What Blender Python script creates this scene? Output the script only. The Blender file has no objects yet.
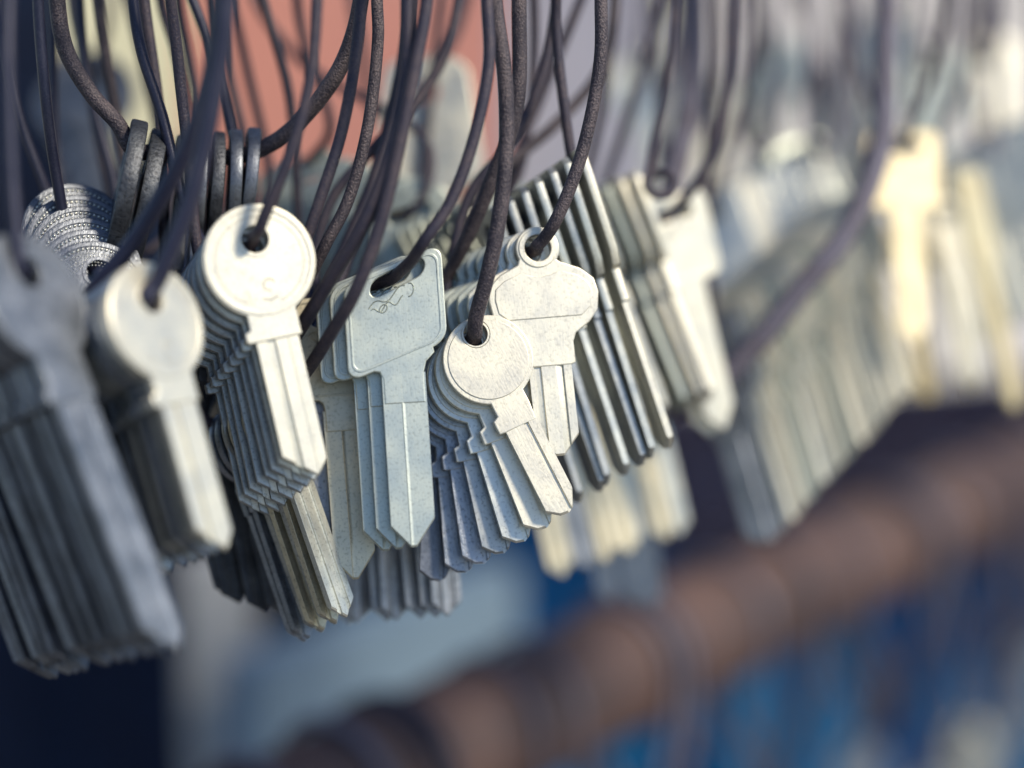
import bpy, bmesh, math, random
from mathutils import Matrix, Vector
from math import radians as rad, sin, cos, pi, tan

random.seed(7)
scn = bpy.context.scene
col = scn.collection

# ------------------------------------------------------------------ camera
F = 1935.0                                   # focal length in pixels of a 1024 px wide picture
PITCH = 12.5
cam_d = bpy.data.cameras.new('camera')
cam = bpy.data.objects.new('camera', cam_d)
col.objects.link(cam)
cam_d.sensor_width = 36.0
cam_d.lens = F * 36.0 / 1024.0
cam_d.clip_start = 0.01
cam_d.clip_end = 50.0
cam_d.dof.use_dof = True
cam_d.dof.focus_distance = 0.447
cam_d.dof.aperture_fstop = cam_d.lens / 23.0
cam_d.dof.aperture_blades = 0
CAM = Matrix.Translation((0, 0, 1.35)) @ Matrix.Rotation(rad(90 - PITCH), 4, 'X')
cam.matrix_world = CAM
scn.camera = cam

# ------------------------------------------------------------------ sky, sun, exposure
SUNV = Vector((0.60, -0.40, 0.70)).normalized()       # towards the sun
world = bpy.data.worlds.new('World')
scn.world = world
world.use_nodes = True
wn = world.node_tree.nodes
sky = wn.new('ShaderNodeTexSky')
sky.sky_type = 'NISHITA'
sky.sun_disc = False
sky.sun_elevation = math.asin(SUNV.z)
sky.sun_rotation = math.atan2(SUNV.x, SUNV.y)
sky.air_density = 1.0
sky.dust_density = 0.3
sky.ozone_density = 4.0
wn['Background'].inputs['Strength'].default_value = 0.13
world.node_tree.links.new(sky.outputs[0], wn['Background'].inputs['Color'])
sun_d = bpy.data.lights.new('sun', 'SUN')
sun_d.energy = 3.9
sun_d.angle = rad(9)
sun_d.color = (1.0, 0.89, 0.69)
sun = bpy.data.objects.new('sun', sun_d)
sun.rotation_euler = SUNV.to_track_quat('Z', 'Y').to_euler()
sun.location = (1, -1, 3)
col.objects.link(sun)
vs = scn.view_settings
vs.view_transform = 'Standard'
vs.look = 'None'
vs.gamma = 1.0
vs.use_curve_mapping = False
vs.exposure = 0.15

# ------------------------------------------------------------------ helpers
def C(px, py, d):                # a point in front of the lens, at depth d metres
    return Vector(((px - 512) / F * d, (384 - py) / F * d, -d))
def W(px, py, d):
    return CAM @ C(px, py, d)

def tag(o, label=None, cat=None, group=None, kind=None):
    if label: o['label'] = label
    if cat: o['category'] = cat
    if group: o['group'] = group
    if kind: o['kind'] = kind
    return o

def link(name, data, parent=None):
    o = bpy.data.objects.new(name, data)
    col.objects.link(o)
    if parent is not None: o.parent = parent
    return o

def smooth(me, ang=35):
    me.polygons.foreach_set('use_smooth', [True] * len(me.polygons))
    me.set_sharp_from_angle(angle=rad(ang))
    me.update()

# ------------------------------------------------------------------ materials
def mat(name):
    m = bpy.data.materials.new(name)
    m.use_nodes = True
    nt = m.node_tree
    return m, nt, nt.nodes['Principled BSDF'], nt.links

def metal(name, c, c2, rough=0.36, metallic=0.8, spots=0.3, bump=0.06, var=0.22):
    m, nt, b, L = mat(name)
    N = nt.nodes
    tc = N.new('ShaderNodeTexCoord')
    oi = N.new('ShaderNodeObjectInfo')
    add = N.new('ShaderNodeVectorMath'); add.operation = 'ADD'
    L.new(tc.outputs['Object'], add.inputs[0])
    sc_ = N.new('ShaderNodeVectorMath'); sc_.operation = 'SCALE'
    comb = N.new('ShaderNodeCombineXYZ')
    for k in range(3): L.new(oi.outputs['Random'], comb.inputs[k])
    L.new(comb.outputs[0], sc_.inputs[0]); sc_.inputs['Scale'].default_value = 3.0
    L.new(sc_.outputs[0], add.inputs[1])
    n1 = N.new('ShaderNodeTexNoise'); n1.inputs['Scale'].default_value = 160; n1.inputs['Detail'].default_value = 6
    n2 = N.new('ShaderNodeTexNoise'); n2.inputs['Scale'].default_value = 1500; n2.inputs['Detail'].default_value = 3
    mp = N.new('ShaderNodeMapping'); mp.inputs['Scale'].default_value = (6, 1, 1)
    n3 = N.new('ShaderNodeTexNoise'); n3.inputs['Scale'].default_value = 420; n3.inputs['Detail'].default_value = 2
    L.new(add.outputs[0], n1.inputs['Vector']); L.new(add.outputs[0], n2.inputs['Vector'])
    L.new(add.outputs[0], mp.inputs['Vector']); L.new(mp.outputs[0], n3.inputs['Vector'])
    r1 = N.new('ShaderNodeValToRGB')
    r1.color_ramp.elements[0].position = 0.38; r1.color_ramp.elements[0].color = (*c2, 1)
    r1.color_ramp.elements[1].position = 0.62; r1.color_ramp.elements[1].color = (*c, 1)
    L.new(n1.outputs['Fac'], r1.inputs[0])
    # darker tarnish specks
    r2 = N.new('ShaderNodeValToRGB')
    r2.color_ramp.elements[0].position = 0.30; r2.color_ramp.elements[0].color = (1 - spots, 1 - spots, 1 - spots, 1)
    r2.color_ramp.elements[1].position = 0.47; r2.color_ramp.elements[1].color = (1, 1, 1, 1)
    L.new(n2.outputs['Fac'], r2.inputs[0])
    mul = N.new('ShaderNodeMixRGB'); mul.blend_type = 'MULTIPLY'; mul.inputs[0].default_value = 1
    L.new(r1.outputs[0], mul.inputs[1]); L.new(r2.outputs[0], mul.inputs[2])
    # each piece a little lighter or darker than the next
    mr = N.new('ShaderNodeMapRange'); mr.inputs['To Min'].default_value = 1 - var; mr.inputs['To Max'].default_value = 1.0
    L.new(oi.outputs['Alpha'], mr.inputs['Value'])
    mul2 = N.new('ShaderNodeVectorMath'); mul2.operation = 'SCALE'
    L.new(mul.outputs[0], mul2.inputs[0]); L.new(mr.outputs[0], mul2.inputs['Scale'])
    L.new(mul2.outputs[0], b.inputs['Base Color'])
    b.inputs['Metallic'].default_value = metallic
    rr = N.new('ShaderNodeMapRange'); rr.inputs['To Min'].default_value = rough - 0.1; rr.inputs['To Max'].default_value = rough + 0.16
    L.new(n1.outputs['Fac'], rr.inputs['Value']); L.new(rr.outputs[0], b.inputs['Roughness'])
    bp = N.new('ShaderNodeBump'); bp.inputs['Strength'].default_value = bump; bp.inputs['Distance'].default_value = 0.0004
    mx = N.new('ShaderNodeMath'); mx.operation = 'ADD'
    L.new(n2.outputs['Fac'], mx.inputs[0]); L.new(n3.outputs['Fac'], mx.inputs[1])
    L.new(mx.outputs[0], bp.inputs['Height']); L.new(bp.outputs[0], b.inputs['Normal'])
    return m

M = {}
M['nickel'] = metal('nickel_silver', (0.74, 0.74, 0.67), (0.60, 0.61, 0.57))
M['pale'] = metal('pale_nickel', (0.88, 0.84, 0.71), (0.82, 0.78, 0.67), rough=0.42, metallic=0.72, spots=0.2)
M['green'] = metal('greenish_nickel', (0.58, 0.62, 0.56), (0.53, 0.575, 0.53), rough=0.40, metallic=0.72, spots=0.25)
M['cream'] = metal('worn_brass_plate', (0.76, 0.69, 0.52), (0.62, 0.57, 0.44), rough=0.42, metallic=0.72)
M['brass'] = metal('brass', (0.92, 0.80, 0.52), (0.84, 0.70, 0.44), rough=0.35, metallic=0.4)
M['grey'] = metal('shaded_nickel', (0.50, 0.51, 0.50), (0.38, 0.40, 0.41), rough=0.38, metallic=0.85, spots=0.4)  # nickel with shade put into its colour, for rear keys of the stacks
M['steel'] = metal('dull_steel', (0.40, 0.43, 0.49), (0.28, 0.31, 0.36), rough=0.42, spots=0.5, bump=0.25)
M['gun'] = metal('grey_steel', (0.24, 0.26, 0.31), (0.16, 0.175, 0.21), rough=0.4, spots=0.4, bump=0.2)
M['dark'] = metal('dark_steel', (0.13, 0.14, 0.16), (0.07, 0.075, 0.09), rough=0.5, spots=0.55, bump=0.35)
M['bead'] = metal('bright_bead', (0.9, 0.88, 0.8), (0.8, 0.8, 0.75), rough=0.3, bump=0.0)

def wire_mat(name, c, rust, amount, rough=0.5, bump=0.5):
    m, nt, b, L = mat(name)
    N = nt.nodes
    tc = N.new('ShaderNodeTexCoord')
    n1 = N.new('ShaderNodeTexNoise'); n1.inputs['Scale'].default_value = 2200; n1.inputs['Detail'].default_value = 4
    n2 = N.new('ShaderNodeTexNoise'); n2.inputs['Scale'].default_value = 130; n2.inputs['Detail'].default_value = 4
    L.new(tc.outputs['Object'], n1.inputs['Vector']); L.new(tc.outputs['Object'], n2.inputs['Vector'])
    ad = N.new('ShaderNodeMath'); ad.operation = 'MULTIPLY_ADD'; ad.inputs[1].default_value = 0.55
    L.new(n1.outputs['Fac'], ad.inputs[0])
    ml = N.new('ShaderNodeMath'); ml.operation = 'MULTIPLY'; ml.inputs[1].default_value = 0.45
    L.new(n2.outputs['Fac'], ml.inputs[0]); L.new(ml.outputs[0], ad.inputs[2])
    r = N.new('ShaderNodeValToRGB')
    e = r.color_ramp.elements
    e[0].position = 0.5 - amount * 0.12; e[0].color = (*c, 1)
    e[1].position = 0.62 - amount * 0.12; e[1].color = (*rust, 1)
    L.new(ad.outputs[0], r.inputs[0]); L.new(r.outputs[0], b.inputs['Base Color'])
    b.inputs['Metallic'].default_value = 0.25
    b.inputs['Roughness'].default_value = rough
    bp = N.new('ShaderNodeBump'); bp.inputs['Strength'].default_value = bump; bp.inputs['Distance'].default_value = 0.0005
    L.new(n1.outputs['Fac'], bp.inputs['Height']); L.new(bp.outputs[0], b.inputs['Normal'])
    return m
M['wire'] = wire_mat('dark_wire', (0.040, 0.036, 0.060), (0.085, 0.066, 0.08), 0.3)
M['rusty'] = wire_mat('rusty_wire', (0.045, 0.038, 0.052), (0.125, 0.10, 0.11), 0.35, 0.5, 0.8)
M['greywire'] = wire_mat('hazed_grey_wire', (0.16, 0.15, 0.20), (0.10, 0.085, 0.11), 0.3)  # dark wire lightened; its grey stands in for haze on the far loops
M['black'] = wire_mat('coated_wire', (0.020, 0.022, 0.050), (0.04, 0.04, 0.07), 0.1, 0.42, 0.15)

def plain(name, c, c2, scale=12, rough=0.7, bump=0.3, dist=0.002, stretch=(1, 1, 1)):
    m, nt, b, L = mat(name)
    N = nt.nodes
    tc = N.new('ShaderNodeTexCoord'); mp = N.new('ShaderNodeMapping'); mp.inputs['Scale'].default_value = stretch
    n1 = N.new('ShaderNodeTexNoise'); n1.inputs['Scale'].default_value = scale; n1.inputs['Detail'].default_value = 6
    L.new(tc.outputs['Object'], mp.inputs['Vector']); L.new(mp.outputs[0], n1.inputs['Vector'])
    r = N.new('ShaderNodeValToRGB')
    r.color_ramp.elements[0].position = 0.35; r.color_ramp.elements[0].color = (*c2, 1)
    r.color_ramp.elements[1].position = 0.65; r.color_ramp.elements[1].color = (*c, 1)
    L.new(n1.outputs['Fac'], r.inputs[0]); L.new(r.outputs[0], b.inputs['Base Color'])
    b.inputs['Roughness'].default_value = rough
    bp = N.new('ShaderNodeBump'); bp.inputs['Strength'].default_value = bump; bp.inputs['Distance'].default_value = dist
    L.new(n1.outputs['Fac'], bp.inputs['Height']); L.new(bp.outputs[0], b.inputs['Normal'])
    return m
M['wood'] = plain('brown_rusty_bar', (0.115, 0.065, 0.055), (0.05, 0.032, 0.034), 30, 0.65, 0.5, 0.003, (1, 1, 0.25))
M['blue'] = plain('blue_tarpaulin', (0.010, 0.22, 0.48), (0.006, 0.14, 0.34), 9, 0.5)
M['navy'] = plain('navy_cloth', (0.012, 0.030, 0.085), (0.008, 0.016, 0.05), 9, 0.8)
M['pink'] = plain('terracotta_paint', (0.62, 0.27, 0.22), (0.52, 0.23, 0.20), 6, 0.7)
M['ivory'] = plain('ivory_paint', (0.76, 0.72, 0.50), (0.66, 0.62, 0.44), 6, 0.6)
M['lavender'] = plain('lavender_grey_paint', (0.42, 0.42, 0.50), (0.34, 0.34, 0.43), 6, 0.7)
M['bluegrey'] = plain('blue_grey_paint', (0.19, 0.27, 0.36), (0.13, 0.20, 0.29), 6, 0.6)
M['palewall'] = plain('pale_wall', (0.70, 0.67, 0.66), (0.58, 0.55, 0.58), 4, 0.8)  # tone kept light to stand in for bright haze behind the far keys
M['greypaint'] = plain('grey_paint', (0.44, 0.45, 0.46), (0.36, 0.37, 0.39), 8)
M['plum'] = plain('plum_cloth', (0.22, 0.18, 0.25), (0.14, 0.11, 0.17), 9, 0.8)
M['paving'] = plain('pale_paving', (0.13, 0.125, 0.12), (0.09, 0.09, 0.09), 3, 0.85)
M['bluetag'] = plain('blue_plastic', (0.02, 0.16, 0.42), (0.015, 0.12, 0.36), 20, 0.35, 0.05)

# ------------------------------------------------------------------ key meshes (millimetres, origin at the hole, blade down -z, face -y)
def circ(cx, cy, r, n=40, a0=0, a1=2 * pi):
    return [(cx + r * cos(a0 + (a1 - a0) * i / n), cy + r * sin(a0 + (a1 - a0) * i / n)) for i in range(n)]

def rrect(x0, y0, x1, y1, r, n=6, shear=0):
    pts = []
    for (cx, cy, a) in ((x1 - r, y1 - r, 0), (x0 + r, y1 - r, 90), (x0 + r, y0 + r, 180), (x1 - r, y0 + r, 270)):
        for i in range(n + 1):
            t = rad(a + 90 * i / n)
            pts.append((cx + r * cos(t), cy + r * sin(t)))
    return [(x, y + shear * x) for x, y in pts]

def plate(name, loops, thick, bev, m, y0=0.0):
    """a flat stamped piece: first loop is the outline, the others are holes"""
    cu = bpy.data.curves.new(name, 'CURVE')
    cu.dimensions = '2D'; cu.fill_mode = 'BOTH'
    cu.extrude = (thick / 2 - bev) * 1e-3
    cu.bevel_depth = bev * 1e-3; cu.bevel_resolution = 1; cu.offset = -bev * 1e-3
    for lp in loops:
        s = cu.splines.new('POLY'); s.points.add(len(lp) - 1); s.use_cyclic_u = True
        for p, (x, y) in zip(s.points, lp): p.co = (x * 1e-3, y * 1e-3, 0, 1)
    o = bpy.data.objects.new('tmp', cu)
    me = bpy.data.meshes.new_from_object(o)
    me.name = name
    bpy.data.objects.remove(o); bpy.data.curves.remove(cu)
    me.transform(Matrix.Translation((0, y0 * 1e-3, 0)) @ Matrix.Rotation(rad(90), 4, 'X'))
    me.materials.clear(); me.materials.append(m)
    smooth(me, 30)
    return me

def blade_mesh(name, m, w, ztop, ztip, tip, grooves=(), thick=1.45, ridge=None, xo=0.0, bev=0.16, bgrooves=None):
    """a milled key blade: columns across the width, grooves cut in both faces, shaped tip
    tip: list of (fraction of width 0..1, height above the tip in mm)"""
    h = thick / 2
    eps = 0.12
    xs = {-w / 2: 0, w / 2: 0}
    br = []
    def depth(x, gl):
        for (gc, gw, gd) in gl:
            if abs(x - gc) <= gw / 2: return gd
        return 0.0
    bg = grooves if bgrooves is None else bgrooves
    pts = [-w / 2, w / 2]
    for gl in (grooves, bg):
        for (gc, gw, gd) in gl:
            pts += [gc - gw / 2 - eps, gc - gw / 2, gc + gw / 2, gc + gw / 2 + eps]
    if ridge: pts += [ridge[0] - ridge[1] / 2 - eps, ridge[0] - ridge[1] / 2, ridge[0] + ridge[1] / 2, ridge[0] + ridge[1] / 2 + eps]
    pts += [-w / 2 + f * w for f, _ in tip]
    pts = sorted(set(round(p, 3) for p in pts if -w / 2 <= p <= w / 2))
    def tipz(x):
        f = (x + w / 2) / w
        for (f0, z0), (f1, z1) in zip(tip, tip[1:]):
            if f0 <= f <= f1: return ztip + z0 + (z1 - z0) * (f - f0) / max(1e-6, f1 - f0)
        return ztip + tip[-1][1]
    bm = bmesh.new()
    colv = []
    for x in pts:
        yf = -h + depth(x, grooves); yb = h - depth(x, bg)
        if ridge and abs(x - ridge[0]) <= ridge[1] / 2: yf = -h - ridge[2]
        zt = tipz(x)
        v = [bm.verts.new(((x + xo) * 1e-3, y * 1e-3, z * 1e-3)) for (y, z) in ((yf, ztop), (yf, zt + 0.5), (yf * 0.55, zt), (yb * 0.55, zt), (yb, zt + 0.5), (yb, ztop))]
        colv.append(v)
    for a, b in zip(colv, colv[1:]):
        for k in range(6):
            k2 = (k + 1) % 6
            bm.faces.new((a[k], a[k2], b[k2], b[k]))
    bm.faces.new(colv[0]); bm.faces.new(list(reversed(colv[-1])))
    bmesh.ops.recalc_face_normals(bm, faces=bm.faces)
    ed = [e for e in bm.edges if len(e.link_faces) == 2 and e.calc_face_angle(0) > rad(50)]
    bmesh.ops.bevel(bm, geom=ed, offset=bev * 1e-3 * 0.45, segments=1, affect='EDGES', clamp_overlap=True)
    me = bpy.data.meshes.new(name); bm.to_mesh(me); bm.free()
    me.materials.append(m)
    smooth(me, 25)
    return me

def beads_mesh(name, m, rows, y, r):
    bm = bmesh.new()
    for (cx, cz, R, a0, a1, n, k) in rows:
        for i in range(n):
            a = rad(a0 + (a1 - a0) * i / (n - 1))
            mt = Matrix.Translation(((cx + R * cos(a)) * 1e-3, y * 1e-3, (cz + R * sin(a)) * 1e-3))
            bmesh.ops.create_icosphere(bm, subdivisions=1, radius=r * k * 1e-3, matrix=mt)
    me = bpy.data.meshes.new(name); bm.to_mesh(me); bm.free()
    me.materials.append(m); smooth(me, 60)
    return me

def tube_mesh(name, paths, radius, m, cyc=False, res=3, order=True):
    """swept round section along smooth paths (world or local metres)"""
    cu = bpy.data.curves.new(name, 'CURVE')
    cu.dimensions = '3D'; cu.bevel_depth = radius; cu.bevel_resolution = res; cu.use_fill_caps = True
    for p in paths:
        s = cu.splines.new('POLY'); s.points.add(len(p) - 1); s.use_cyclic_u = cyc
        for q, c in zip(s.points, p): q.co = (*c, 1)
    o = bpy.data.objects.new('tmp', cu)
    me = bpy.data.meshes.new_from_object(o); me.name = name
    bpy.data.objects.remove(o); bpy.data.curves.remove(cu)
    me.materials.clear(); me.materials.append(m)
    smooth(me, 60)
    return me

def catmull(P, cyc=False, n=8):
    P = [Vector(p) for p in P]
    out = []
    N = len(P)
    rng = range(N if cyc else N - 1)
    for i in rng:
        if cyc: a, b, c, d = P[i - 1], P[i], P[(i + 1) % N], P[(i + 2) % N]
        else: a, b, c, d = P[max(i - 1, 0)], P[i], P[i + 1], P[min(i + 2, N - 1)]
        # centripetal-ish blending keeps uneven spacing smooth
        t0 = 0; t1 = max(1e-6, (b - a).length ** 0.5); t2 = t1 + max(1e-6, (c - b).length ** 0.5); t3 = t2 + max(1e-6, (d - c).length ** 0.5)
        for k in range(n):
            t = t1 + (t2 - t1) * k / n
            A1 = a * ((t1 - t) / (t1 - t0)) + b * ((t - t0) / (t1 - t0)) if (b - a).length > 1e-5 else b
            A2 = b * ((t2 - t) / (t2 - t1)) + c * ((t - t1) / (t2 - t1))
            A3 = c * ((t3 - t) / (t3 - t2)) + d * ((t - t2) / (t3 - t2)) if (d - c).length > 1e-5 else c
            B1 = A1 * ((t2 - t) / (t2 - t0)) + A2 * ((t - t0) / (t2 - t0))
            B2 = A2 * ((t3 - t) / (t3 - t1)) + A3 * ((t - t1) / (t3 - t1))
            out.append(B1 * ((t2 - t) / (t2 - t1)) + B2 * ((t - t1) / (t2 - t1)))
    if not cyc: out.append(P[-1])
    return out

cache = {}
def key_parts(kind, mk):
    """list of (part name, mesh, [sub-parts]) for one kind of key blank"""
    if (kind, mk) in cache: return cache[(kind, mk)]
    m = M[mk]
    T = 2.2 if kind in ('round', 'roundlong') else 1.8
    n = '%s_%s' % (kind, mk)
    if kind in ('round', 'roundlong', 'beaded'):
        lo = kind == 'roundlong'
        R = 12.7; cz = -4.8
        ztip = -74 if lo else -54
        sh = -25 if lo else -22.5
        # circle running into a neck with a stop on its left side
        nw = 5.6
        a = math.asin(nw / R)
        arc = [(R * sin(t), cz - R * cos(t)) for t in [a + (2 * pi - 2 * a) * i / 46 for i in range(47)]]
        out = arc + [(-nw, sh + 3), (-6.9, sh + 2.4), (-6.9, sh + 0.4), (-6.2, sh), (nw, sh)]
        bow = plate('bow_' + n, [out, circ(0, 0, 3.0, 24)], T, 0.28, m)
        subs = []
        rim = plate('rim_' + n, [circ(0, cz, R - 0.5, 48), circ(0, cz, R - 1.5, 48)], 0.5, 0.12, m, -T / 2)
        subs.append(('rim', rim))
        ring = plate('hole_ring_' + n, [circ(0, 0, 4.0, 28), circ(0, 0, 3.1, 28)], 0.4, 0.1, m, -T / 2)
        subs.append(('hole_ring', ring))
        if kind == 'beaded':
            rows = [(0, cz, 10.7, -20, 200, 38, 1.15)] + [(0, cz, 9.5 - 0.75 * j, -10, 190, 50 - 5 * j, 0.6) for j in range(5)]
            subs.append(('beading', beads_mesh('beading_' + n, M['bead'], rows, -T / 2 + 0.02, 0.42)))
        elif kind == 'round':
            rows = [(0, cz, 9.9, -70, 250, 64, 1.0)]
            subs.append(('beading', beads_mesh('beading_' + n, m, rows, -T / 2 + 0.1, 0.33)))
            # stamped emblem: a low curved mark under two blurred letters
            pa = [[((-1.2 + 3.4 * i / 10) * 1e-3, -T / 2 * 1e-3, (-13.2 - 0.5 * sin(pi * i / 10)) * 1e-3) for i in range(11)]]
            pa += [[(-4e-3, -T / 2 * 1e-3, -11.2e-3), (-4e-3, -T / 2 * 1e-3, -13.0e-3), (-2.4e-3, -T / 2 * 1e-3, -13.0e-3)]]
            pa += [[((0.9 + 1.3 * cos(t)) * 1e-3, -T / 2 * 1e-3, (-10.4 + 1.3 * sin(t)) * 1e-3) for t in [0.3 + 4.6 * i / 12 for i in range(13)]]]
            subs.append(('emblem', tube_mesh('emblem_' + n, pa, 0.16e-3, m, res=1)))
        bl = blade_mesh('blade_' + n, m, 9.6, sh + 2, ztip, [(0, 5.5), (0.72, 0), (1.0, 3.2)], [(-1.4, 1.5, 0.55)], bgrooves=[(1.6, 1.5, 0.5)], ridge=(2.6, 0.6, 0.12))
        parts = [('bow', bow, subs), ('blade', bl, [])]
    elif kind in ('square', 'skew'):
        sk = kind == 'skew'
        s = 0.0
        out = []
        s = .36 if sk else 0.0
        w0, w1 = (-12.6, 10.6) if sk else (-11.6, 11.6)
        zb, zt_ = (-19.0, 3.6) if sk else (-19.5, 5.0)
        body = rrect(w0, zb, w1, zt_, 3.4, shear=s)
        # insert the neck in the lower edge
        k = 21
        out = body[:k] + ([(-6.6, -21.4), (-5.4, -21.6), (-4.7, -23.2), (-4.7, -29), (4.7, -29), (4.7, -22.0), (5.4, -19.6), (7.4, -17.6)] if sk else [(-5.6, -19.5), (-4.7, -20.3), (-4.4, -21.6), (-4.4, -27), (4.4, -27), (4.4, -21.6), (4.8, -20.2), (6.2, -19.5)]) + body[k:]
        slot = rrect(-6.4, -2.1, 6.4, 2.1, 2.1, shear=s * 1.25)
        bow = plate('bow_' + n, [out, slot], T, 0.3, m)
        border = plate('border_' + n, [rrect(w0 + 1, zb + .9, w1 - 1, zt_ - .9, 3.0, shear=s), rrect(w0 + 1.5, zb + 1.4, w1 - 1.5, zt_ - 1.4, 2.7, shear=s)], 0.4, 0.1, m, -T / 2)
        y = -T / 2 * 1e-3
        sq = []
        sq.append([((-7 + 8.6 * t) * 1e-3, y, (-4.2 + 0.8 * sin(t * 9) + 1.3 * t) * 1e-3) for t in [i / 28 for i in range(29)]])
        sq.append([((-6.4 + 7.4 * t) * 1e-3, y, (-5.3 + 0.7 * sin(t * 13 + 1)) * 1e-3) for t in [i / 28 for i in range(29)]])
        sq.append([((2.6 + 1.0 * cos(t)) * 1e-3, y, (-4.0 + 1.5 * sin(t)) * 1e-3) for t in [-1.9 + 3.6 * i / 12 for i in range(13)]])
        sq.append([((-3.6 + 0.9 * cos(t)) * 1e-3, y, (-5.6 + 0.9 * sin(t)) * 1e-3) for t in [6.28 * i / 14 for i in range(15)]])
        sq = [[(x, y_, z + s * 1.1 * x) for (x, y_, z) in p_] for p_ in sq]
        emb = tube_mesh('emblem_' + n, sq, 0.17e-3, m, res=1)
        bl = blade_mesh('blade_' + n, m, 10.0 if sk else 9.6, -22, -62, [(0, 5.0), (0.42, 0.3), (0.55, 0.3), (1, 6.5)], [], ridge=(-.4, 0.6, 0.2), bgrooves=[(0, 2, 0.5)])
        parts = [('bow', bow, [('border', border), ('emblem', emb)]), ('blade', bl, [])]
    elif kind == 'disc':
        R = 10.6; cz = -6.6
        nw = 4.2
        a = math.asin(nw / R)
        arc = [(R * sin(t), cz - R * cos(t)) for t in [a + (2 * pi - 2 * a) * i / 46 for i in range(47)]]
        out = arc + [(-nw, -19.5), (-5.6, -20.2), (-5.6, -23.5), (-4.4, -23.7), (3.8, -23.7), (nw, -19.5)]
        bow = plate('bow_' + n, [out, circ(0, 0, 2.75, 24)], T, 0.28, m)
        panel = plate('panel_' + n, [circ(0, cz, R - 1.15, 48), circ(0, 0.05, 3.35, 28)], 0.5, 0.16, m, -T / 2)
        ring = plate('hole_ring_' + n, [circ(0, 0, 3.25, 28), circ(0, 0, 2.8, 28)], 0.5, 0.08, m, -T / 2)
        bl = blade_mesh('blade_' + n, m, 8.0, -21, -46.5, [(0, 2.2), (0.35, 0.2), (0.62, 0), (0.78, 0.9), (1, 4.6)], [(-2.1, 0.7, 0.5), (1.2, 0.9, 0.6)])
        parts = [('bow', bow, [('panel', panel), ('hole_ring', ring)]), ('blade', bl, [])]
    elif kind == 'tab':
        out = circ(0, 0, 5.2, 26, rad(-35), rad(215))
        left = [(-5.2, -3.6), (-9.5, -5.6), (-12.4, -8.2), (-12.9, -11.5), (-12.2, -15.5), (-9.8, -18.6), (-6.2, -21.0), (-5.9, -22.5), (-5.9, -27.5), (-5.2, -28.0)]
        right = [(5.2, -28.0), (6.2, -27.5), (6.2, -22.5), (7.0, -20.6), (10.6, -18.2), (12.8, -15.4), (13.4, -11.2), (12.6, -8), (9.6, -5.4), (5.2, -3.6)]
        out = out + left + right
        bow = plate('bow_' + n, [out, circ(0, 0, 3.05, 26)], T, 0.32, m)
        inner = [(-4.6, -5.6), (-8.8, -7.2), (-11.0, -9.0), (-11.4, -11.5), (-10.8, -14.8), (-8.6, -16.6), (8.8, -16.6), (11.2, -14.6), (11.9, -11.2), (11.2, -8.9), (8.8, -7.0), (4.6, -5.6), (2.6, -6.4), (0, -6.8), (-2.6, -6.4)]
        panel = plate('panel_' + n, [inner], 0.5, 0.2, m, -T / 2)
        ring = plate('hole_ring_' + n, [circ(0, 0, 4.6, 28), circ(0, 0, 3.15, 28)], 0.6, 0.2, m, -T / 2)
        bl = blade_mesh('blade_' + n, m, 10.2, -25.5, -49, [(0, 4.0), (0.42, 0), (0.62, 0), (1, 4.6)], [(-3.0, 1.5, 0.55), (2.2, 1.7, 0.6)])
        parts = [('bow', bow, [('panel', panel), ('hole_ring', ring)]), ('blade', bl, [])]
    elif kind in ('rect', 'rectlong'):
        lo = kind == 'rectlong'
        zt = -72 if lo else -58
        z1 = -24 if lo else -18
        out = [(-9, 6.0), (-10.4, 4.4), (-10.4, z1 + 4), (-8.6, z1), (-6.4, z1 - 1), (-6.4, z1 - 9), (-5.2, z1 - 9.4), (5.2, z1 - 9.4), (6.4, z1 - 9), (6.4, z1 - 1), (8.6, z1), (10.4, z1 + 4), (10.4, 4.4), (9, 6.0)]
        bow = plate('bow_' + n, [list(reversed(out)), circ(0, 0, 3.0, 20)], 2.1, 0.25, m)
        bl = blade_mesh('blade_' + n, m, 10.6, z1 - 7, zt, [(0, 3.0), (0.3, 0.3), (0.7, 0.3), (1, 3.0)], [(-2.4, 1.6, 0.5), (2.2, 1.4, 0.5)], thick=1.75)
        parts = [('bow', bow, []), ('blade', bl, [])]
    elif kind == 'slim':
        out = [(6.5 * cos(t) * 1.25, -4.5 + 9.2 * sin(t)) for t in [rad(-62) + rad(304) * i / 30 for i in range(31)]]
        out += [(-4.6, -14.5), (-4.6, -21), (4.6, -21), (4.6, -14.5)]
        bow = plate('bow_' + n, [out, circ(0, 0, 2.9, 20)], T, 0.25, m)
        bl = blade_mesh('blade_' + n, m, 7.8, -19, -54, [(0, 3.4), (0.5, 0), (1, 3.4)], [(-1.8, 1.1, 0.5), (1.5, 1.1, 0.5)])
        parts = [('bow', bow, []), ('blade', bl, [])]
    elif kind == 'oval':
        out = [(9.6 * cos(t) * (1 + 0.06 * cos(2 * t)), -7.5 + 13.0 * sin(t)) for t in [2 * pi * i / 44 for i in range(44)]]
        k = 33
        out = [p for p in out if p[1] > -18.6 or abs(p[0]) > 5.4]
        # drop into a neck
        lowest = min(range(len(out)), key=lambda i: out[i][1] + (0 if out[i][0] < 0 else 100))
        out = out[:lowest + 1] + [(-5.2, -20), (-5.2, -27), (5.2, -27), (5.2, -20)] + out[lowest + 1:]
        bow = plate('bow_' + n, [out, circ(0, 0, 4.0, 24)], 3.0, 0.5, m)
        bl = blade_mesh('blade_' + n, m, 9.0, -24, -58, [(0, 3.4), (0.5, 0), (1, 3.4)], [(0, 2.0, 0.5)], thick=2.3)
        parts = [('bow', bow, []), ('blade', bl, [])]
    elif kind == 'trap':
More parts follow.
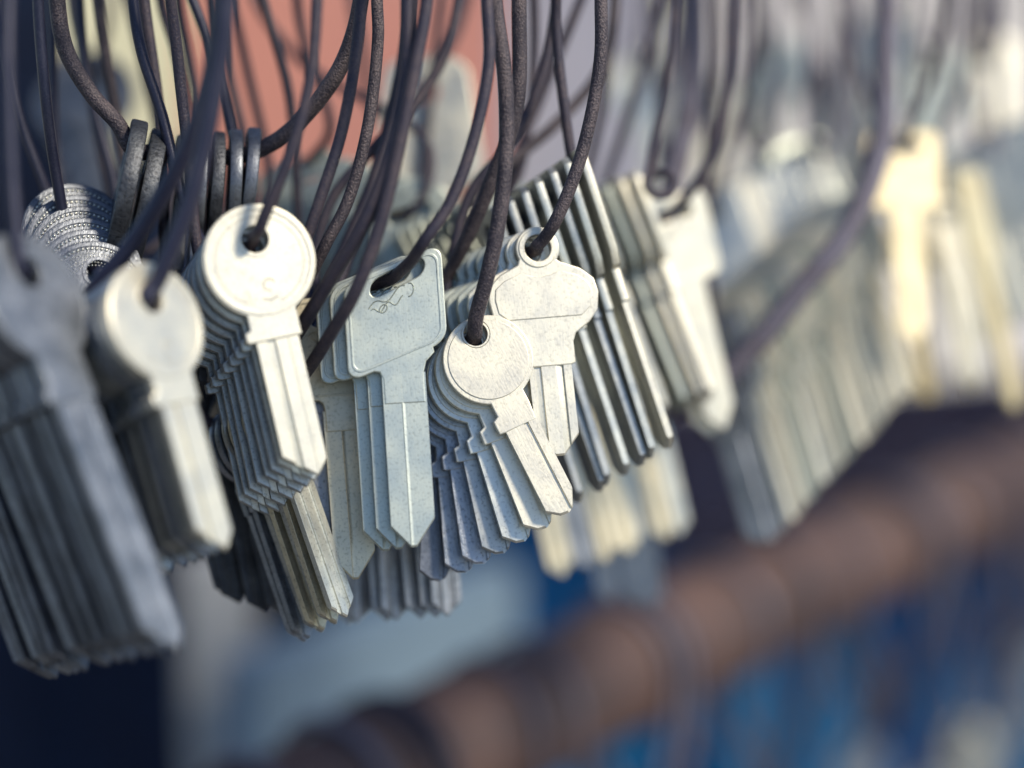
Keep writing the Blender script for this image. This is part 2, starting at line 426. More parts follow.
        out = [(-6, 8.8), (-9, 7.6), (-10.8, 5.0), (-13.6, -19), (-12, -22.5), (-5, -24.5), (-5, -30), (5, -30), (5, -24.5), (12, -22.5), (13.6, -19), (10.8, 5.0), (9, 7.6), (6, 8.8), (0, 9.4)]
        bow = plate('bow_' + n, [list(reversed(out)), circ(0, 0, 3.0, 24)], T, 0.4, m)
        bars = []
        for j in range(4):
            z = -8 - 3.2 * j
            bars.append(plate('stamped_bar_' + n, [rrect(-7 - j * .6, z - 0.8, 7 + j * .6, z + 0.8, 0.6)], 0.4, 0.15, m, -T / 2))
        bl = blade_mesh('blade_' + n, m, 9.0, -28, -62, [(0, 3.4), (0.5, 0), (1, 3.4)], [(0, 2.0, 0.5)])
        parts = [('bow', bow, [('stamped_bar', b_) for b_ in bars]), ('blade', bl, [])]
    cache[(kind, mk)] = parts
    return parts

KX = Matrix.Rotation(rad(-90), 4, 'X')
def key(kind, mk, pc, roll, yaw, pitch, label, group=None, scale=1.0, detail=True):
    """one key blank: an empty at the hole, with its bow and blade"""
    R = Matrix.Rotation(rad(roll), 4, 'Z') @ Matrix.Rotation(rad(pitch), 4, 'X') @ Matrix.Rotation(rad(yaw), 4, 'Y')
    root = link('key_blank', None)
    root.empty_display_size = 0.005
    root.matrix_world = CAM @ Matrix.Translation(pc) @ R @ KX @ Matrix.Scale(scale, 4)
    tag(root, label, 'key', group)
    tint = (1, 1, 1, random.random())
    for (nm, me, subs) in key_parts(kind, mk):
        p = link(nm, me, root); p.color = tint
        if detail:
            for (sn, sm) in subs:
                s = link(sn, sm, p); s.color = tint
                if sn == 'beading': s['kind'] = 'stuff'
    return root, R

# ------------------------------------------------------------------ the two rails that the loops hang from (above the picture)
def level_pt(px, py_ref, d_ref, d):
    """picture row, at depth d, of the level line that passes py_ref at depth d_ref"""
    yh = 384 - F * tan(rad(PITCH))
    # a level line keeps world height; solve on the ray
    z = (W(px, py_ref, d_ref)).z
    lo, hi = -4000.0, 4000.0
    for _ in range(60):
        mid = (lo + hi) / 2
        if W(px, mid, d).z > z: lo = mid
        else: hi = mid
    return mid

class Rail:
    def __init__(s, a, b):
        s.a = W(*a)
        s.b = W(b[0], level_pt(b[0], a[1], a[2], b[2]), b[2])
        s.b.z = s.a.z
    def at_px(s, px):
        Ci = CAM.inverted()
        lo, hi = -1.0, 2.0
        for _ in range(50):
            m_ = (lo + hi) / 2
            q = Ci @ (s.a.lerp(s.b, m_))
            x = 512 + F * q.x / -q.z
            if x < px: lo = m_
            else: hi = m_
        return s.a.lerp(s.b, m_)
rail1 = Rail((-60, -330, 0.365), (1100, 0, 0.70))
rail2 = Rail((-60, -290, 0.44), (1100, 0, 0.86))

def rail_obj(name, r, rad_, m, label, cat, extend=0.12, rot=0.0):
    d = (r.b - r.a).normalized()
    a = r.a - d * extend; b = r.b + d * extend
    L_ = (b - a).length
    bm = bmesh.new()
    nseg, ns = 60, 20
    rings = []
    for i in range(nseg + 1):
        t = i / nseg
        ring = []
        for k in range(ns):
            an = 2 * pi * k / ns
            rr = rad_ * (1 + 0.025 * sin(t * 37 + 2 * an) + 0.02 * sin(t * 91 + an))
            ring.append(bm.verts.new((rr * cos(an), rr * sin(an), L_ * t)))
        rings.append(ring)
    for A, B in zip(rings, rings[1:]):
        for k in range(ns):
            bm.faces.new((A[k], A[(k + 1) % ns], B[(k + 1) % ns], B[k]))
    bm.faces.new(list(reversed(rings[0]))); bm.faces.new(rings[-1])
    me = bpy.data.meshes.new(name); bm.to_mesh(me); bm.free()
    me.materials.append(m); smooth(me, 50)
    o = link(name, me)
    o.matrix_world = Matrix.Translation(a) @ d.to_track_quat('Z', 'Y').to_matrix().to_4x4()
    return tag(o, label, cat)
rail_obj('hanging_rail', rail1, 0.007, M['wood'], 'slim brown rail carrying the front wire loops', 'rail')
rail_obj('hanging_rail', rail2, 0.007, M['wood'], 'slim brown rail carrying the wire loops of the row behind', 'rail')

def wire(front, through, back, rail, r, mk, label, group=None, top=True, over=0.009):
    """a closed wire loop: front strand (from the top down), points through the keys, back strand (bottom up), over the rail"""
    pts = [W(*p) for p in front] + [CAM @ p for p in through] + [W(*p) for p in back]
    fx, bx = front[0][0], back[-1][0]
    T_ = rail.at_px(0.5 * (fx + bx))
    # ease both strands on to the rail
    pts = [T_ + Vector((0, -over, 0.0)), T_.lerp(pts[0], 0.45) + Vector((0, -0.004, 0))] + pts + [T_.lerp(pts[-1], 0.45) + Vector((0, 0.004, 0)), T_ + Vector((0, over, 0.0)), T_ + Vector((0, 0, over))]
    path = catmull(pts, cyc=True, n=8)
    o0 = pts[0]
    me = tube_mesh('wire_loop', [[p - o0 for p in path]], r * 1.02, M[mk], cyc=True, res=3)
    o = link('wire_loop', me); o.location = o0
    return tag(o, label, 'wire', group)

def bundle(kind, mk, n, hole, rpy, step, label, rest, gap=2.9, rstep=0.0, ystep=0.0, pstep=0.0, scale=1.0, mats=None, jit=1.0, dz=None, accel=0.0, detail=True, allgrp=False):
    """keys threaded one behind another; returns the hole centres (camera space) and the facing"""
    d0 = hole[2]
    p = C(*hole)
    holes = []
    roll, yaw, pitch = rpy
    grp = rest and ('keys: ' + rest)
    for i in range(n):
        jr, jy = (random.uniform(-1, 1) * jit, random.uniform(-.5, .5) * jit) if i else (0, 0)
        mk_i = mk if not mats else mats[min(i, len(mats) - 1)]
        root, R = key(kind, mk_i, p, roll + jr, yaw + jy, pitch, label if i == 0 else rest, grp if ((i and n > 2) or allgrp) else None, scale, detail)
        holes.append(p.copy())
        nrm = (R @ Vector((0, 0, 1, 0))).to_3d()
        d = -p.z
        k = 1 + accel * i
        lx, ly = step[0] * k / F * d, -step[1] * k / F * d
        want = gap * 1e-3 * scale
        got = -(lx * nrm.x + ly * nrm.y)
        dzz = max(0.0002, min(0.006, (want - got) / max(0.15, nrm.z))) if dz is None else dz
        p = Vector((p.x + lx, p.y + ly, p.z - dzz))
        roll += rstep; yaw += ystep; pitch += pstep
    return holes, nrm

def thru(holes, nrm, lead=0.003):
    a = holes[0] + Vector((0, 0.0006, lead))
    pts = [a]
    idx = sorted(set([0, len(holes) // 2, len(holes) - 1]))
    pts += [holes[i] for i in idx]
    pts.append(holes[-1] + Vector((0, 0.001, -lead)))
    return pts

# ------------------------------------------------------------------ key bundles of the front row
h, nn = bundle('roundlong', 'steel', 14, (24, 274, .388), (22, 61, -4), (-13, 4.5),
    'biggest round key blank, heading a thick stack of long slats', 'long dull steel key blank stacked behind the biggest round key', gap=3.8, scale=1.10, mats=['steel'] + ['gun', 'steel', 'gun'] * 5)  # dark steel whose tone also stands in for shade on this stack
wire([(8, -60, .39), (8, 60, .388), (12, 180, .386), (18, 250, .385)], thru(h, nn), [(-130, 250, .41), (-110, 80, .40), (-60, -60, .385)], rail1, .0013, 'black',
    'blue-black wire loop through the stack of long dull steel keys')

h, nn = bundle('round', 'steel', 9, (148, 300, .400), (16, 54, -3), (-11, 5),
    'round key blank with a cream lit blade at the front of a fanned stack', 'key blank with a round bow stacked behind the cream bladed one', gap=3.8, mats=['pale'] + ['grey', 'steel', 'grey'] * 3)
wire([(228, -60, .395), (226, 10, .395), (217, 80, .396), (194, 190, .397), (168, 258, .398), (153, 288, .3985)], thru(h, nn, .002), [(84, 305, .415), (136, 238, .412), (186, 150, .408), (212, 70, .404), (224, -60, .40)], rail1, .0019, 'black',
    'thick blue-black wire loop whose two strands cross above the cream bladed key')

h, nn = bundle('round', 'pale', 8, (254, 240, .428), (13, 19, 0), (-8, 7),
    'bright round key blank with beaded rim and stamped emblem, facing out', 'nickel key blank stacked behind the bright round beaded key', mats=['pale', 'nickel'] + ['grey'] * 8, jit=0.9, gap=4.3)  # rear keys take the darkened nickel, so shade between them is in the colour
wire([(318, -60, .416), (317, 0, .416), (310, 80, .417), (288, 160, .418), (266, 212, .420), (258, 232, .4222)], thru(h, nn, .002), [(200, 260, .452), (188, 150, .45), (178, 60, .447), (170, -60, .44)], rail1, .0013, 'wire',
    'dark wire loop entering the hole of the bright beaded round key')

# bunch of narrow blades below the round key
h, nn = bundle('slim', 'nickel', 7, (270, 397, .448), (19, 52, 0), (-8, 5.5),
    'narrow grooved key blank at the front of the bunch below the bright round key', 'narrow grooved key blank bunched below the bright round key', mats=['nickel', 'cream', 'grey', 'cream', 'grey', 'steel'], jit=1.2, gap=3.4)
wire([(361, -60, .438), (361, 0, .438), (355, 62, .438), (341, 134, .438), (319, 203, .438), (300, 260, .440), (280, 340, .443)], thru(h, nn, .002), [(205, 420, .462), (170, 300, .466), (160, 120, .464), (144, 0, .46), (140, -60, .46)], rail2, .0014, 'wire',
    'dark wire loop running behind the rim of the bright round key')
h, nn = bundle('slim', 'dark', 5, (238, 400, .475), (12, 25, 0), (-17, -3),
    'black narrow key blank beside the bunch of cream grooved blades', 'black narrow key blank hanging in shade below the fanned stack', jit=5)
wire([(377, -60, .446), (377, 0, .446), (378, 38, .446), (367, 131, .446), (347, 203, .446), (328, 240, .446), (310, 275, .450), (270, 340, .462)], thru(h, nn, .002), [(150, 360, .486), (130, 200, .485), (98, 0, .478), (95, -60, .476)], rail2, .0014, 'rusty',
    'rusty wire loop passing just right of the bright round key')

# square bowed key with the slot
h, nn = bundle('skew', 'green', 3, (397, 278, .444), (4, 8, -5), (-15, 3),
    'greenish square key blank with a slot and a stamped scroll, ridge along its blade', 'greenish square key blank tucked behind the slotted one', jit=0.6, gap=3.4)
sq = h
wire([(487, -60, .432), (487, 0, .432), (489, 62, .432), (475, 134, .432), (450, 203, .432), (425, 240, .432), (412, 260, .4365), (403, 269, .440)], [C(393, 278, .4445), C(380, 283, .449), C(364, 287, .455)], [(340, 300, .468), (315, 280, .474), (330, 203, .478), (372, 150, .480), (422, 94, .484), (450, 40, .486), (466, -60, .488)], rail1, .0014, 'wire',
    'dark wire loop threaded through the slot of the greenish square key')
h, nn = bundle('square', 'cream', 2, (336, 318, .4575), (5, 8, -6), (-16, 6),
    'yellowish square key blank with a pointed blade behind the slotted greenish key', 'dull key blank behind the yellowish pointed one', mats=['cream', 'steel'], gap=3)
wire([(408, -60, .424), (408, 0, .424), (406, 81, .424), (383, 180, .425), (360, 231, .427), (330, 280, .432), (303, 324, .440)], [C(296, 335, .452), C(300, 330, .462)], [(330, 280, .470), (400, 100, .476), (412, -60, .478)], rail1, .0016, 'wire',
    'thick dark wire loop crossing in front of the square key\'s left corner')
wire([(428, -60, .422), (427, 0, .422), (416, 62, .422), (397, 156, .423), (378, 231, .4245), (355, 292, .427), (330, 335, .434), (309, 368, .444)], [C(300, 378, .452), C(298, 372, .460)], [(325, 320, .468), (390, 120, .478), (420, -60, .48)], rail1, .0015, 'wire',
    'dark wire loop curving across the slot of the greenish square key')

# disc key fan
h, nn = bundle('disc', 'pale', 7, (475, 335, .449), (27, 12, -6), (-6, 8.5),
    'round disc key blank with a raised flat panel, front of the splayed fan', 'disc key blank splayed out behind the panelled disc key', rstep=-4.6, mats=['pale', 'pale', 'nickel', 'grey', 'steel', 'steel', 'gun'], jit=0.8, gap=3.1)  # metals step darker rearward, holding the fan's shade in their colour
wire([(494, -60, .440), (495, 0, .440), (505, 78, .440), (506, 156, .440), (498, 225, .4405), (487, 277, .442), (476, 318, .445)], thru(h, nn, .002), [(404, 380, .475), (414, 330, .476), (446, 277, .472), (466, 240, .466), (490, 184, .460), (516, 109, .456), (519, 0, .454), (519, -60, .452)], rail1, .00175, 'rusty',
    'brown rusty wire loop entering the hole of the panelled disc key')
h, nn = bundle('slim', 'steel', 7, (432, 398, .478), (4, 24, 0), (-16, 2),
    'dark grooved key blank beside the splayed disc keys, with a pointed tip', 'dark grooved key blank in the row behind the square keys', jit=2.5, rstep=-0.4)
wire([(556, -60, .476), (556, 0, .476), (540, 81, .476), (512, 140, .476), (470, 195, .474), (445, 300, .472), (436, 380, .473)], thru(h, nn, .002), [(310, 400, .5), (300, 250, .5), (290, 100, .495), (256, -60, .49)], rail2, .0013, 'wire',
    'dark wire loop slanting behind the rusty wires to the dark grooved keys')

# key with a hole tab and broad bow
h, nn = bundle('tab', 'pale', 8, (537, 249, .455), (6, 9.5, -6), (-10, 3.2),
    'cream key blank with a ringed hole tab over a broad bow and two blade grooves', 'nickel key blank with a ringed hole tab stacked behind the cream one', mats=['pale', 'pale', 'nickel', 'green'], rstep=-1.0, jit=0.8, gap=3.2)
wire([(601, -60, .447), (601, 0, .447), (600, 62, .447), (581, 156, .4475), (556, 220, .449), (543, 240, .452)], thru(h, nn, .002), [(455, 262, .49), (470, 200, .50), (560, 120, .506), (605, 60, .508), (616, -60, .506)], rail1, .0015, 'rusty',
    'rusty speckled wire loop entering the ringed hole of the cream key')

# slats seen from the edge
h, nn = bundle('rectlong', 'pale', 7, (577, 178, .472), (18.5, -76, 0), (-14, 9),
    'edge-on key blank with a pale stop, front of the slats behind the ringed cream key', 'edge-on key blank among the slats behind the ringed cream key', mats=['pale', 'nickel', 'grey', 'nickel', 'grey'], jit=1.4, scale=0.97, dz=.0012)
wire([(560, -60, .462), (556, 20, .466), (566, 120, .468), (574, 168, .470)], thru(h, nn, .001), [(490, 282, .50), (500, 200, .51), (540, 100, .512), (600, -60, .512)], rail2, .0013, 'wire',
    'dark wire loop hidden among the edge-on slats')

h, nn = bundle('rect', 'pale', 6, (630, 200, .530), (21, -72, 0), (-14, 5),
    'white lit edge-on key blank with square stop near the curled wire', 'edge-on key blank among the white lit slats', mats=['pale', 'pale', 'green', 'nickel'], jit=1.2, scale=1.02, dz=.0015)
wire([(735, -60, .52), (733, 0, .52), (728, 90, .52), (705, 170, .519), (655, 222, .524)], thru(h, nn, .001), [(588, 238, .54), (600, 200, .55), (640, 80, .55), (676, -60, .548)], rail1, .0014, 'wire',
    'dark wire loop sweeping down to the white lit slats')
h, nn = bundle('square', 'pale', 2, (672, 214, .535), (14, 26, 6), (-9, 5), 'white square key blank leaning beside the white lit slats', 'pale square key blank behind the white square one', gap=3)

# curled wire end
curl = [(676, -70, .505), (675, 0, .505), (668, 80, .505), (655, 140, .505), (650, 170, .5045)]
cp = [W(*p) for p in curl] + [W(661 + 14 * cos(a) * 1.0, 184 - 12 * sin(a), .504 + 0.0012 * k) for k, a in enumerate([pi, pi * 1.35, pi * 1.7, 2.05 * pi, pi * 2.4, pi * 2.75, pi * 3.05])]
o0 = rail1.at_px(690)
me = tube_mesh('wire_hook', [[p - o0 for p in catmull([o0 + Vector((0, .006, .002)), o0 + Vector((0, -.004, .009)), o0 + Vector((0, -.009, 0))] + cp, n=8)]], .0013, M['wire'])
o = link('wire_hook', me); o.location = o0
tag(o, 'straight dark wire ending in a small curled eye', 'wire')

# fan of slats further along
h, nn = bundle('rect', 'green', 16, (708, 342, .565), (15.5, -24, -8), (10.5, -9),
    'blue-grey key blank heading the wide fan of pale slats', 'pale key blank in the wide fan of slats', mats=['steel', 'nickel', 'pale', 'pale', 'green', 'pale', 'nickel', 'pale', 'green', 'pale', 'pale', 'nickel', 'pale'], jit=1.6, gap=4.0, scale=1.05)
wire([(700, -60, .56), (690, 100, .558), (640, 330, .553), (655, 408, .553), (700, 395, .553), (755, 345, .552), (800, 290, .552), (845, 235, .554), (880, 150, .56), (885, 60, .565)], [], [(880, -60, .568)], rail1, .0034, 'greywire',
    'thick grey wire loop lying across the wide fan of pale slats')
wire([(720, -60, .552), (716, 60, .552), (706, 200, .556), (712, 310, .560)], thru(h, nn, .002), [(860, 200, .66), (850, 60, .66), (830, -60, .655)], rail1, .0014, 'wire',
    'dark wire loop threaded through the wide fan of pale slats')
h, nn = bundle('rect', 'green', 10, (712, 215, .61), (19, 0, -6), (11.5, -6),
    'pale key blank heading the upper fan behind the thick wire', 'pale key blank in the upper fan behind the thick wire', mats=['nickel', 'pale', 'pale', 'nickel'], jit=1.0, gap=3.4, detail=False)
wire([(760, -60, .585), (755, 60, .585), (725, 160, .592), (714, 205, .596)], thru(h, nn, .002), [(830, 150, .66), (800, 0, .66), (790, -60, .655)], rail2, .0014, 'wire',
    'dark blurred wire loop holding the upper fan of pale keys')
h, nn = bundle('square', 'green', 3, (795, 155, .64), (22, 18, -8), (-8, 5),
    'pale green square key blank slanting beside the brass key', 'pale green square key blank behind the slanting one', gap=3)
h, nn = bundle('square', 'brass', 1, (902, 148, .595), (2, 8, -8), (0, 0), 'brass key blank hanging straight in front of the far keys', None)
wire([(950, -60, .58), (940, 40, .585), (915, 120, .59)], [C(902, 148, .595)], [(880, 120, .605), (850, 40, .62), (830, -60, .62)], rail1, .0014, 'wire', 'dark wire loop through the straight hanging brass key')
h, nn = bundle('rectlong', 'brass', 2, (968, 190, .62), (12, 55, 0), (8, -4), 'bright brass edge-on key blank at the far end of the row', 'brass edge-on key blank behind the brightest one at the far end', scale=1.0, gap=3)
h, nn = bundle('rect', 'nickel', 9, (925, 190, .66), (14, -18, -8), (13, -7),
    'grey key blank heading the blurred fan beside the brass key', 'grey key blank in the blurred fan beside the brass key', jit=1.5, gap=2.8, mats=['nickel', 'pale', 'nickel'], detail=False)
wire([(985, -60, .64), (970, 60, .645), (930, 160, .652)], thru(h, nn, .002), [(1040, 120, .71), (1030, -60, .71)], rail2, .0014, 'wire', 'dark wire loop holding the blurred grey fan')
h, nn = bundle('slim', 'brass', 1, (905, 235, .655), (8, 10, 0), (0, 0), 'brass slim key blank with its tip showing below the grey fan', None, scale=1.05)
h, nn = bundle('slim', 'pale', 1, (945, 215, .65), (9, 10, 0), (0, 0), 'white slim key blank with its tip showing below the grey fan', None, scale=1.1)

# blurred tips under the middle of the row
h, nn = bundle('slim', 'cream', 7, (520, 392, .55), (13, 18, 0), (20, -6),
    'tan slim key blank heading the blurred tips under the cream key', 'tan slim key blank among the blurred tips under the cream key', mats=['cream', 'steel', 'cream', 'cream', 'nickel', 'cream', 'nickel'], jit=3, dz=.003)
wire([(620, -60, .53), (600, 120, .535), (540, 330, .543)], thru(h, nn, .002), [(660, 330, .585), (660, 100, .585), (640, -60, .58)], rail2, .0014, 'wire', 'dark wire loop holding the blurred tan keys')
h, nn = bundle('slim', 'steel', 3, (585, 430, .60), (8, 30, 0), (26, 4), 'grey slim key blank deep behind the tan tips', 'grey slim key blank behind the tan tips', jit=4, dz=.004)

# ------------------------------------------------------------------ the row behind
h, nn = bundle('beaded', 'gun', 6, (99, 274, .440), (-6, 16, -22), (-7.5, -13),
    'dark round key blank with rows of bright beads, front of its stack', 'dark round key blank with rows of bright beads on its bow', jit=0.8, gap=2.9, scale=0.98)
wire([(38, -60, .44), (38, 0, .442), (47, 109, .445), (58, 185, .45), (70, 240, .452)], [h[0], h[2], h[4]], [(62, 190, .485), (55, 140, .488), (52, 0, .488), (52, -60, .486)], rail2, .0013, 'black',
    'dark wire loop going down into the beaded round keys')
wire([(0, -60, .47), (4, 40, .47), (19, 116, .47), (47, 194, .472)], [C(70, 260, .476), C(110, 270, .48)], [(115, 194, .482), (94, 110, .482), (83, 47, .482), (75, -60, .48)], rail2, .0012, 'black',
    'dark wire loop hanging behind the beaded round keys')

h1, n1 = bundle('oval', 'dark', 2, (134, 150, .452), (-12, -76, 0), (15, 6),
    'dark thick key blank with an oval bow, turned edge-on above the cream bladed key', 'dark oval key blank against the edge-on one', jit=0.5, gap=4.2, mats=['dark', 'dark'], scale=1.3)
h2, n2 = bundle('oval', 'steel', 5, (182, 158, .464), (-3, -78, 0), (17.5, -2),
    'dull oval key blank on the thick rusty wire, first of its row', 'dull oval key blank standing edge-on along the thick rusty wire', jit=3, gap=3.4, mats=['dark', 'gun', 'dark', 'gun'])
wire([(56, -60, .448), (57, 0, .448), (66, 50, .448), (92, 95, .449), (118, 124, .4505)], [h1[0] + Vector((0, 0, 0)), C(165, 151, .458), C(200, 157, .462), C(243, 155, .462)], [(276, 141, .460), (311, 109, .456), (343, 62, .452), (360, 5, .450), (362, -60, .449)], rail1, .0019, 'rusty',
    'thick rusty wire loop sagging under the row of edge-on oval keys')

h, nn = bundle('trap', 'pale', 1, (427, 92, .55), (3, 4, -5), (-14, 10), 'pale key blank with a tapering bow and stamped bars, against the terracotta panel', None, gap=3, scale=1.12)
wire([(470, -60, .56), (460, 20, .56), (440, 62, .56), (425, 88, .562)], [h[0], C(415, 96, .57)], [(380, 120, .58), (360, 40, .58), (350, -60, .58)], rail2, .0015, 'wire', 'dark wire loop through the tapering pale key')
h, nn = bundle('square', 'green', 7, (300, 178, .535), (20, 4, 2), (19, 7),
    'grey square key blank leaning behind the dark wires', 'grey square key blank in the blurred pile behind the wires', jit=5, gap=3, dz=-.003)
wire([(297, -60, .52), (297, 0, .52), (306, 50, .52), (330, 130, .523)], [h[0], h[-1]], [(430, 150, .52), (300, 60, .55), (256, 0, .55), (250, -60, .55)], rail2, .0013, 'wire', 'dark wire loop through the blurred grey pile')
h, nn = bundle('rect', 'green', 8, (505, 205, .512), (28, 50, 0), (-11, 5),
    'greenish key blank heading the teal slats behind the rusty wires', 'greenish key blank among the teal slats behind the rusty wires', mats=['green', 'nickel', 'green'], jit=1.5, gap=3)
wire([(530, -60, .50), (534, 60, .505), (520, 170, .508)], thru(h, nn, .002), [(420, 220, .54), (430, 100, .545), (450, -60, .54)], rail2, .0013, 'wire', 'dark wire loop through the teal slats')

h, nn = bundle('round', 'gun', 2, (92, 78, .60), (6, 10, 0), (-20, 12), 'dark blurred round key blank in front of the ivory post', 'second dark round key blank tucked behind the one at the ivory post', gap=4)
wire([(112, -60, .59), (108, 20, .592), (98, 60, .596)], [h[0], h[1]], [(60, 60, .62), (55, -60, .62)], rail2, .0013, 'wire', 'dark wire loop holding the blurred round key at the ivory post')
# dark strands crossing the ivory post
for (xs, d) in (((75, 83, 94, 112), .50), ((133, 141, 162, 184), .452), ((161, 175, 187, 196), .49), ((178, 187, 200, 215), .50)):
    wire([(xs[0] - 2, -60, d), (xs[0], 0, d), (xs[1], 50, d), (xs[2], 115, d)], [C(xs[3], 200, d), C(xs[3] + 25, 250, d + .004), C(xs[3] + 50, 240, d + .01)],
         [(xs[3] + 55, 180, d + .018), (xs[3] + 30, 60, d + .02), (xs[0] + 40, -60, d + .02)], rail2, .0013, 'black' if d < .46 else 'wire',
         'dark wire loop crossing in front of the ivory post', 'wire loops in front of the ivory post')

# blurred keys and wires at the far right
far = [('square', 'pale', 700, 95, .72, 6, 10), ('round', 'green', 770, 60, .76, -8, 20), ('square', 'nickel', 830, 95, .72, 14, -10), ('round', 'pale', 985, 60, .74, 10, 10),
       ('trap', 'nickel', 880, 40, .80, -6, 0), ('square', 'cream', 1000, 130, .78, 12, 24), ('round', 'nickel', 640, 75, .70, 10, 15), ('square', 'green', 930, 70, .72, -4, 10)]
for (k_, m_, x, y, d, ro, ya) in far:
    lb = 'blurred %s %s key blank in the far cluster above the brass keys' % ({'pale': 'cream white', 'green': 'greenish', 'nickel': 'grey', 'cream': 'yellowish'}[m_], {'square': 'square', 'round': 'round', 'trap': 'tapering'}[k_])
    h, nn = bundle(k_, m_, 3, (x, y, d), (ro, ya, 0), (6, -4), lb, lb, jit=4, allgrp=True, gap=3.2, detail=False)
    wire([(x + 10, -60, d - .01), (x + 8, -10, d - .01), (x + 3, y - 25, d - .006)], thru(h, nn, .002), [(x - 14, y - 40, d + .012), (x - 20, -60, d + .012)], rail2, .0014, 'greywire',
         'blurred grey wire loop of the far key cluster', 'wire loops of the far key cluster')
for i in range(6):
    x = 690 + 56 * i + random.uniform(-10, 10); d = .60 + .012 * i
    dx = random.uniform(-20, 20)
    wire([(x, -60, d), (x + 2, 20, d), (x + dx * .6, 90, d)], [C(x + dx, 140, d), C(x + dx + 18, 150, d + .004)], [(x + 32, 90, d + .01), (x + 36, -60, d + .01)], rail2, .0015, 'greywire',
         'blurred grey empty wire loop among the far keys', 'empty wire loops among the far keys')

# ------------------------------------------------------------------ lower bar with its wire loops
bar = Rail((350, 795, .72), (900, 0, 1.04))
rail_obj('wooden_bar', bar, .028, M['wood'], 'thick brown bar wound with wire below the keys', 'bar', extend=.25)
bdir = (bar.b - bar.a).normalized()
def bar_loop(t, drop, r, mk, lean, width, label, group):
    c = bar.a.lerp(bar.b, t)
    side = bdir.cross(Vector((0, 0, 1))).normalized()          # towards the camera side
    R_ = .028 + r * 1.1
    pts = []
    for k in range(9):
        a = pi * k / 8
        pts.append(c + side * (R_ * cos(a)) + Vector((0, 0, R_ * sin(a))) + bdir * (lean * .15 * (k / 8 - .5)))
    dn = Vector((0, 0, -1))
    pts.append(c - side * (R_ * .9) + dn * drop * .4 + bdir * lean * .5)
    pts.append(c - side * (R_ * .4) + dn * drop * .85 + bdir * (lean + width * .3))
    pts.append(c + dn * drop + bdir * lean)
    pts.append(c + side * (R_ * .6) + dn * drop * .8 + bdir * (lean - width * .3))
    pts.append(c + side * (R_ * 1.1) + dn * drop * .35 + bdir * (lean * .4 - width * .25))
    path = catmull(pts, cyc=True, n=6)
    me = tube_mesh('wire_loop', [[p - c for p in path]], r, M[mk], cyc=True, res=2)
    o = link('wire_loop', me); o.location = c
    return tag(o, label, 'wire', group), c + dn * drop + bdir * lean
for i in range(24):
    t = -.25 + 1.75 * (i + random.uniform(-1.2, 1.2)) / 23
    wm = random.choice(['wire', 'greywire', 'greywire'])
    o, low = bar_loop(t, random.uniform(.10, .17), random.uniform(.0016, .0026), wm, random.uniform(-.03, .06), .07,
        'blurred %s wire loop slung over the thick brown bar' % ('dark' if wm == 'wire' else 'grey'), '%s wire loops slung over the brown bar' % ('dark' if wm == 'wire' else 'grey'))
    if i % 2 == 0 and t > .25:
        pc = CAM.inverted() @ low
        for q in range(3):
            km = random.choice(['nickel', 'steel', 'pale'])
            key('round', km, pc + Vector((.003 * q, .001 * q, -.003 * q)), random.uniform(-12, 12), random.uniform(-30, 30), 0,
                'blurred %s round key blank on a wire loop below the brown bar' % {'nickel': 'silvery', 'steel': 'dark grey', 'pale': 'cream white'}[km], '%s keys below the brown bar' % {'nickel': 'silvery', 'steel': 'dark grey', 'pale': 'cream white'}[km], 1.0, False)

# ------------------------------------------------------------------ what stands behind
def box(name, a_px, b_px, d, thick, m, label, cat, yaw=0.0, kind=None, sag=0.0):
    """an upright board facing the camera side, at depth d"""
    p0, p1 = C(a_px[0], a_px[1], d), C(b_px[0], b_px[1], d)
    w, hgt = abs(p1.x - p0.x), abs(p1.y - p0.y)
    bm = bmesh.new()
    bmesh.ops.create_cube(bm, size=1, matrix=Matrix.Diagonal((w, thick, hgt, 1)))
    bmesh.ops.bevel(bm, geom=list(bm.edges), offset=min(thick, .012) * .25, segments=2, affect='EDGES')
    me = bpy.data.meshes.new(name); bm.to_mesh(me); bm.free(); me.materials.append(m); smooth(me, 40)
    o = link(name, me)
    o.location = CAM @ ((p0 + p1) / 2); o.rotation_euler = (0, 0, rad(yaw))
    return tag(o, label, cat, kind=kind)
box('post', (58, -300), (178, 150), .92, .05, M['ivory'], 'ivory painted post behind the dark wires', 'post', yaw=10)
box('wall_panel', (176, -300), (500, 190), 1.02, .02, M['pink'], 'terracotta painted panel behind the wires', 'panel', yaw=5)
box('wall_panel', (490, -300), (660, 330), 1.10, .02, M['lavender'], 'lavender grey panel beside the terracotta one', 'panel', yaw=5)
box('wall_panel', (640, -500), (1500, 380), 1.35, .02, M['palewall'], 'pale panel behind the far keys, its colour lightened for haze', 'panel', yaw=20)

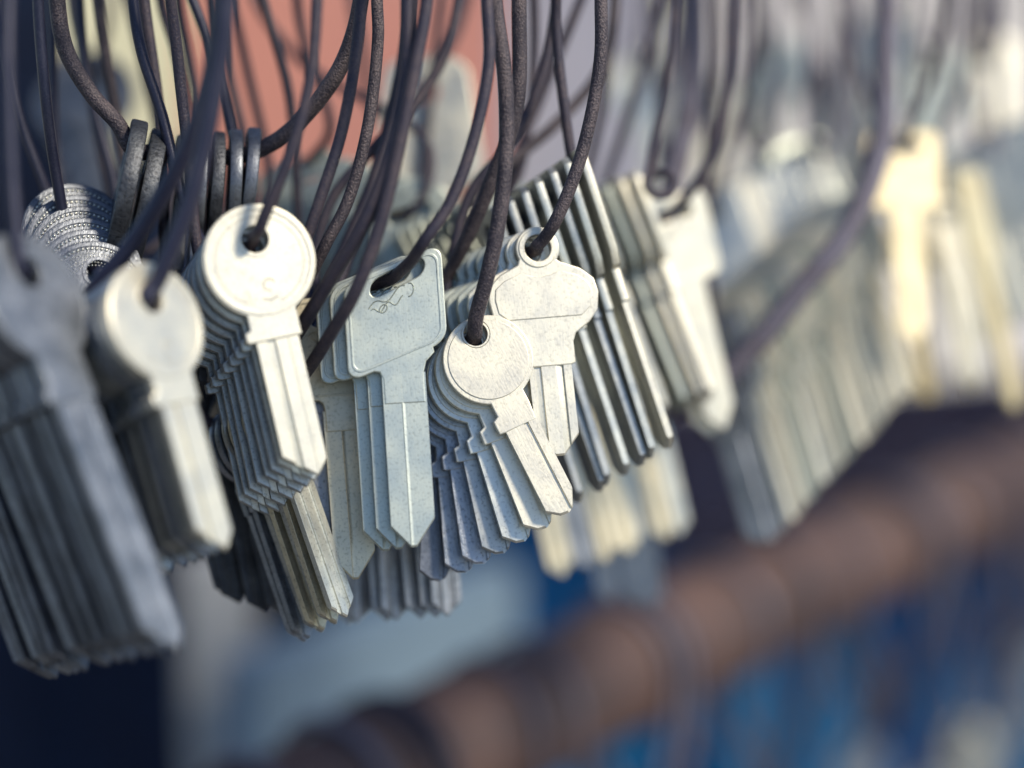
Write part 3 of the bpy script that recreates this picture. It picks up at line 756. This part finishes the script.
def cloth(name, a_px, b_px, d, m, label, cat, amp=.02, freq=30, nx=70, nz=30):
    p0, p1 = C(a_px[0], a_px[1], d), C(b_px[0], b_px[1], d)
    w, hgt = abs(p1.x - p0.x), abs(p1.y - p0.y)
    bm = bmesh.new()
    g = [[bm.verts.new((w * (i / nx - .5), amp * (sin(freq * w * i / nx + 1.3 * sin(j * .21)) + .5 * sin(freq * 2.3 * w * i / nx + j * .1)), hgt * (j / nz - .5))) for j in range(nz + 1)] for i in range(nx + 1)]
    for i in range(nx):
        for j in range(nz):
            bm.faces.new((g[i][j], g[i + 1][j], g[i + 1][j + 1], g[i][j + 1]))
    geo = bmesh.ops.solidify(bm, geom=list(bm.faces), thickness=.0015)
    bmesh.ops.recalc_face_normals(bm, faces=bm.faces)
    me = bpy.data.meshes.new(name); bm.to_mesh(me); bm.free(); me.materials.append(m); smooth(me, 70)
    o = link(name, me); o.location = CAM @ ((p0 + p1) / 2)
    return tag(o, label, cat)
cloth('tarpaulin', (330, 380), (1500, 1000), 1.6, M['blue'], 'blue tarpaulin hanging in folds behind the brown bar', 'tarpaulin')
cloth('curtain', (-500, -500), (420, 1000), 1.75, M['navy'], 'navy cloth hanging at the dark end of the stall', 'cloth')
# ledge that runs level behind the bar
led = Rail((287, 735, 1.06), (470, 0, 1.18))
ld = (led.b - led.a).normalized()
bm = bmesh.new()
Ln = (led.b - led.a).length + .07
bmesh.ops.create_cube(bm, size=1, matrix=Matrix.Diagonal((Ln, .03, .105, 1)))
bmesh.ops.bevel(bm, geom=list(bm.edges), offset=.004, segments=2, affect='EDGES')
me = bpy.data.meshes.new('shelf_board'); bm.to_mesh(me); bm.free(); me.materials.append(M['bluegrey']); smooth(me, 40)
o = link('shelf_board', me)
o.location = (led.a + led.b) / 2
o.rotation_euler = (0, 0, math.atan2(ld.y, ld.x))
tag(o, 'blue grey board running level behind the brown bar', 'board')
box('post', (190, 540), (262, 1100), 1.12, .03, M['greypaint'], 'narrow pale post standing under the dark keys', 'post', yaw=12)
cloth('dark_cloth', (620, 330), (1500, 570), 1.5, M['plum'], 'plum coloured cloth hanging above the brown bar', 'cloth', amp=.012)
# the paving of the market street, out of view below the stall
bm = bmesh.new()
bmesh.ops.create_grid(bm, x_segments=1, y_segments=1, size=6)
me = bpy.data.meshes.new('pavement'); bm.to_mesh(me); bm.free(); me.materials.append(M['paving'])
o = link('pavement', me); tag(o, kind='structure')
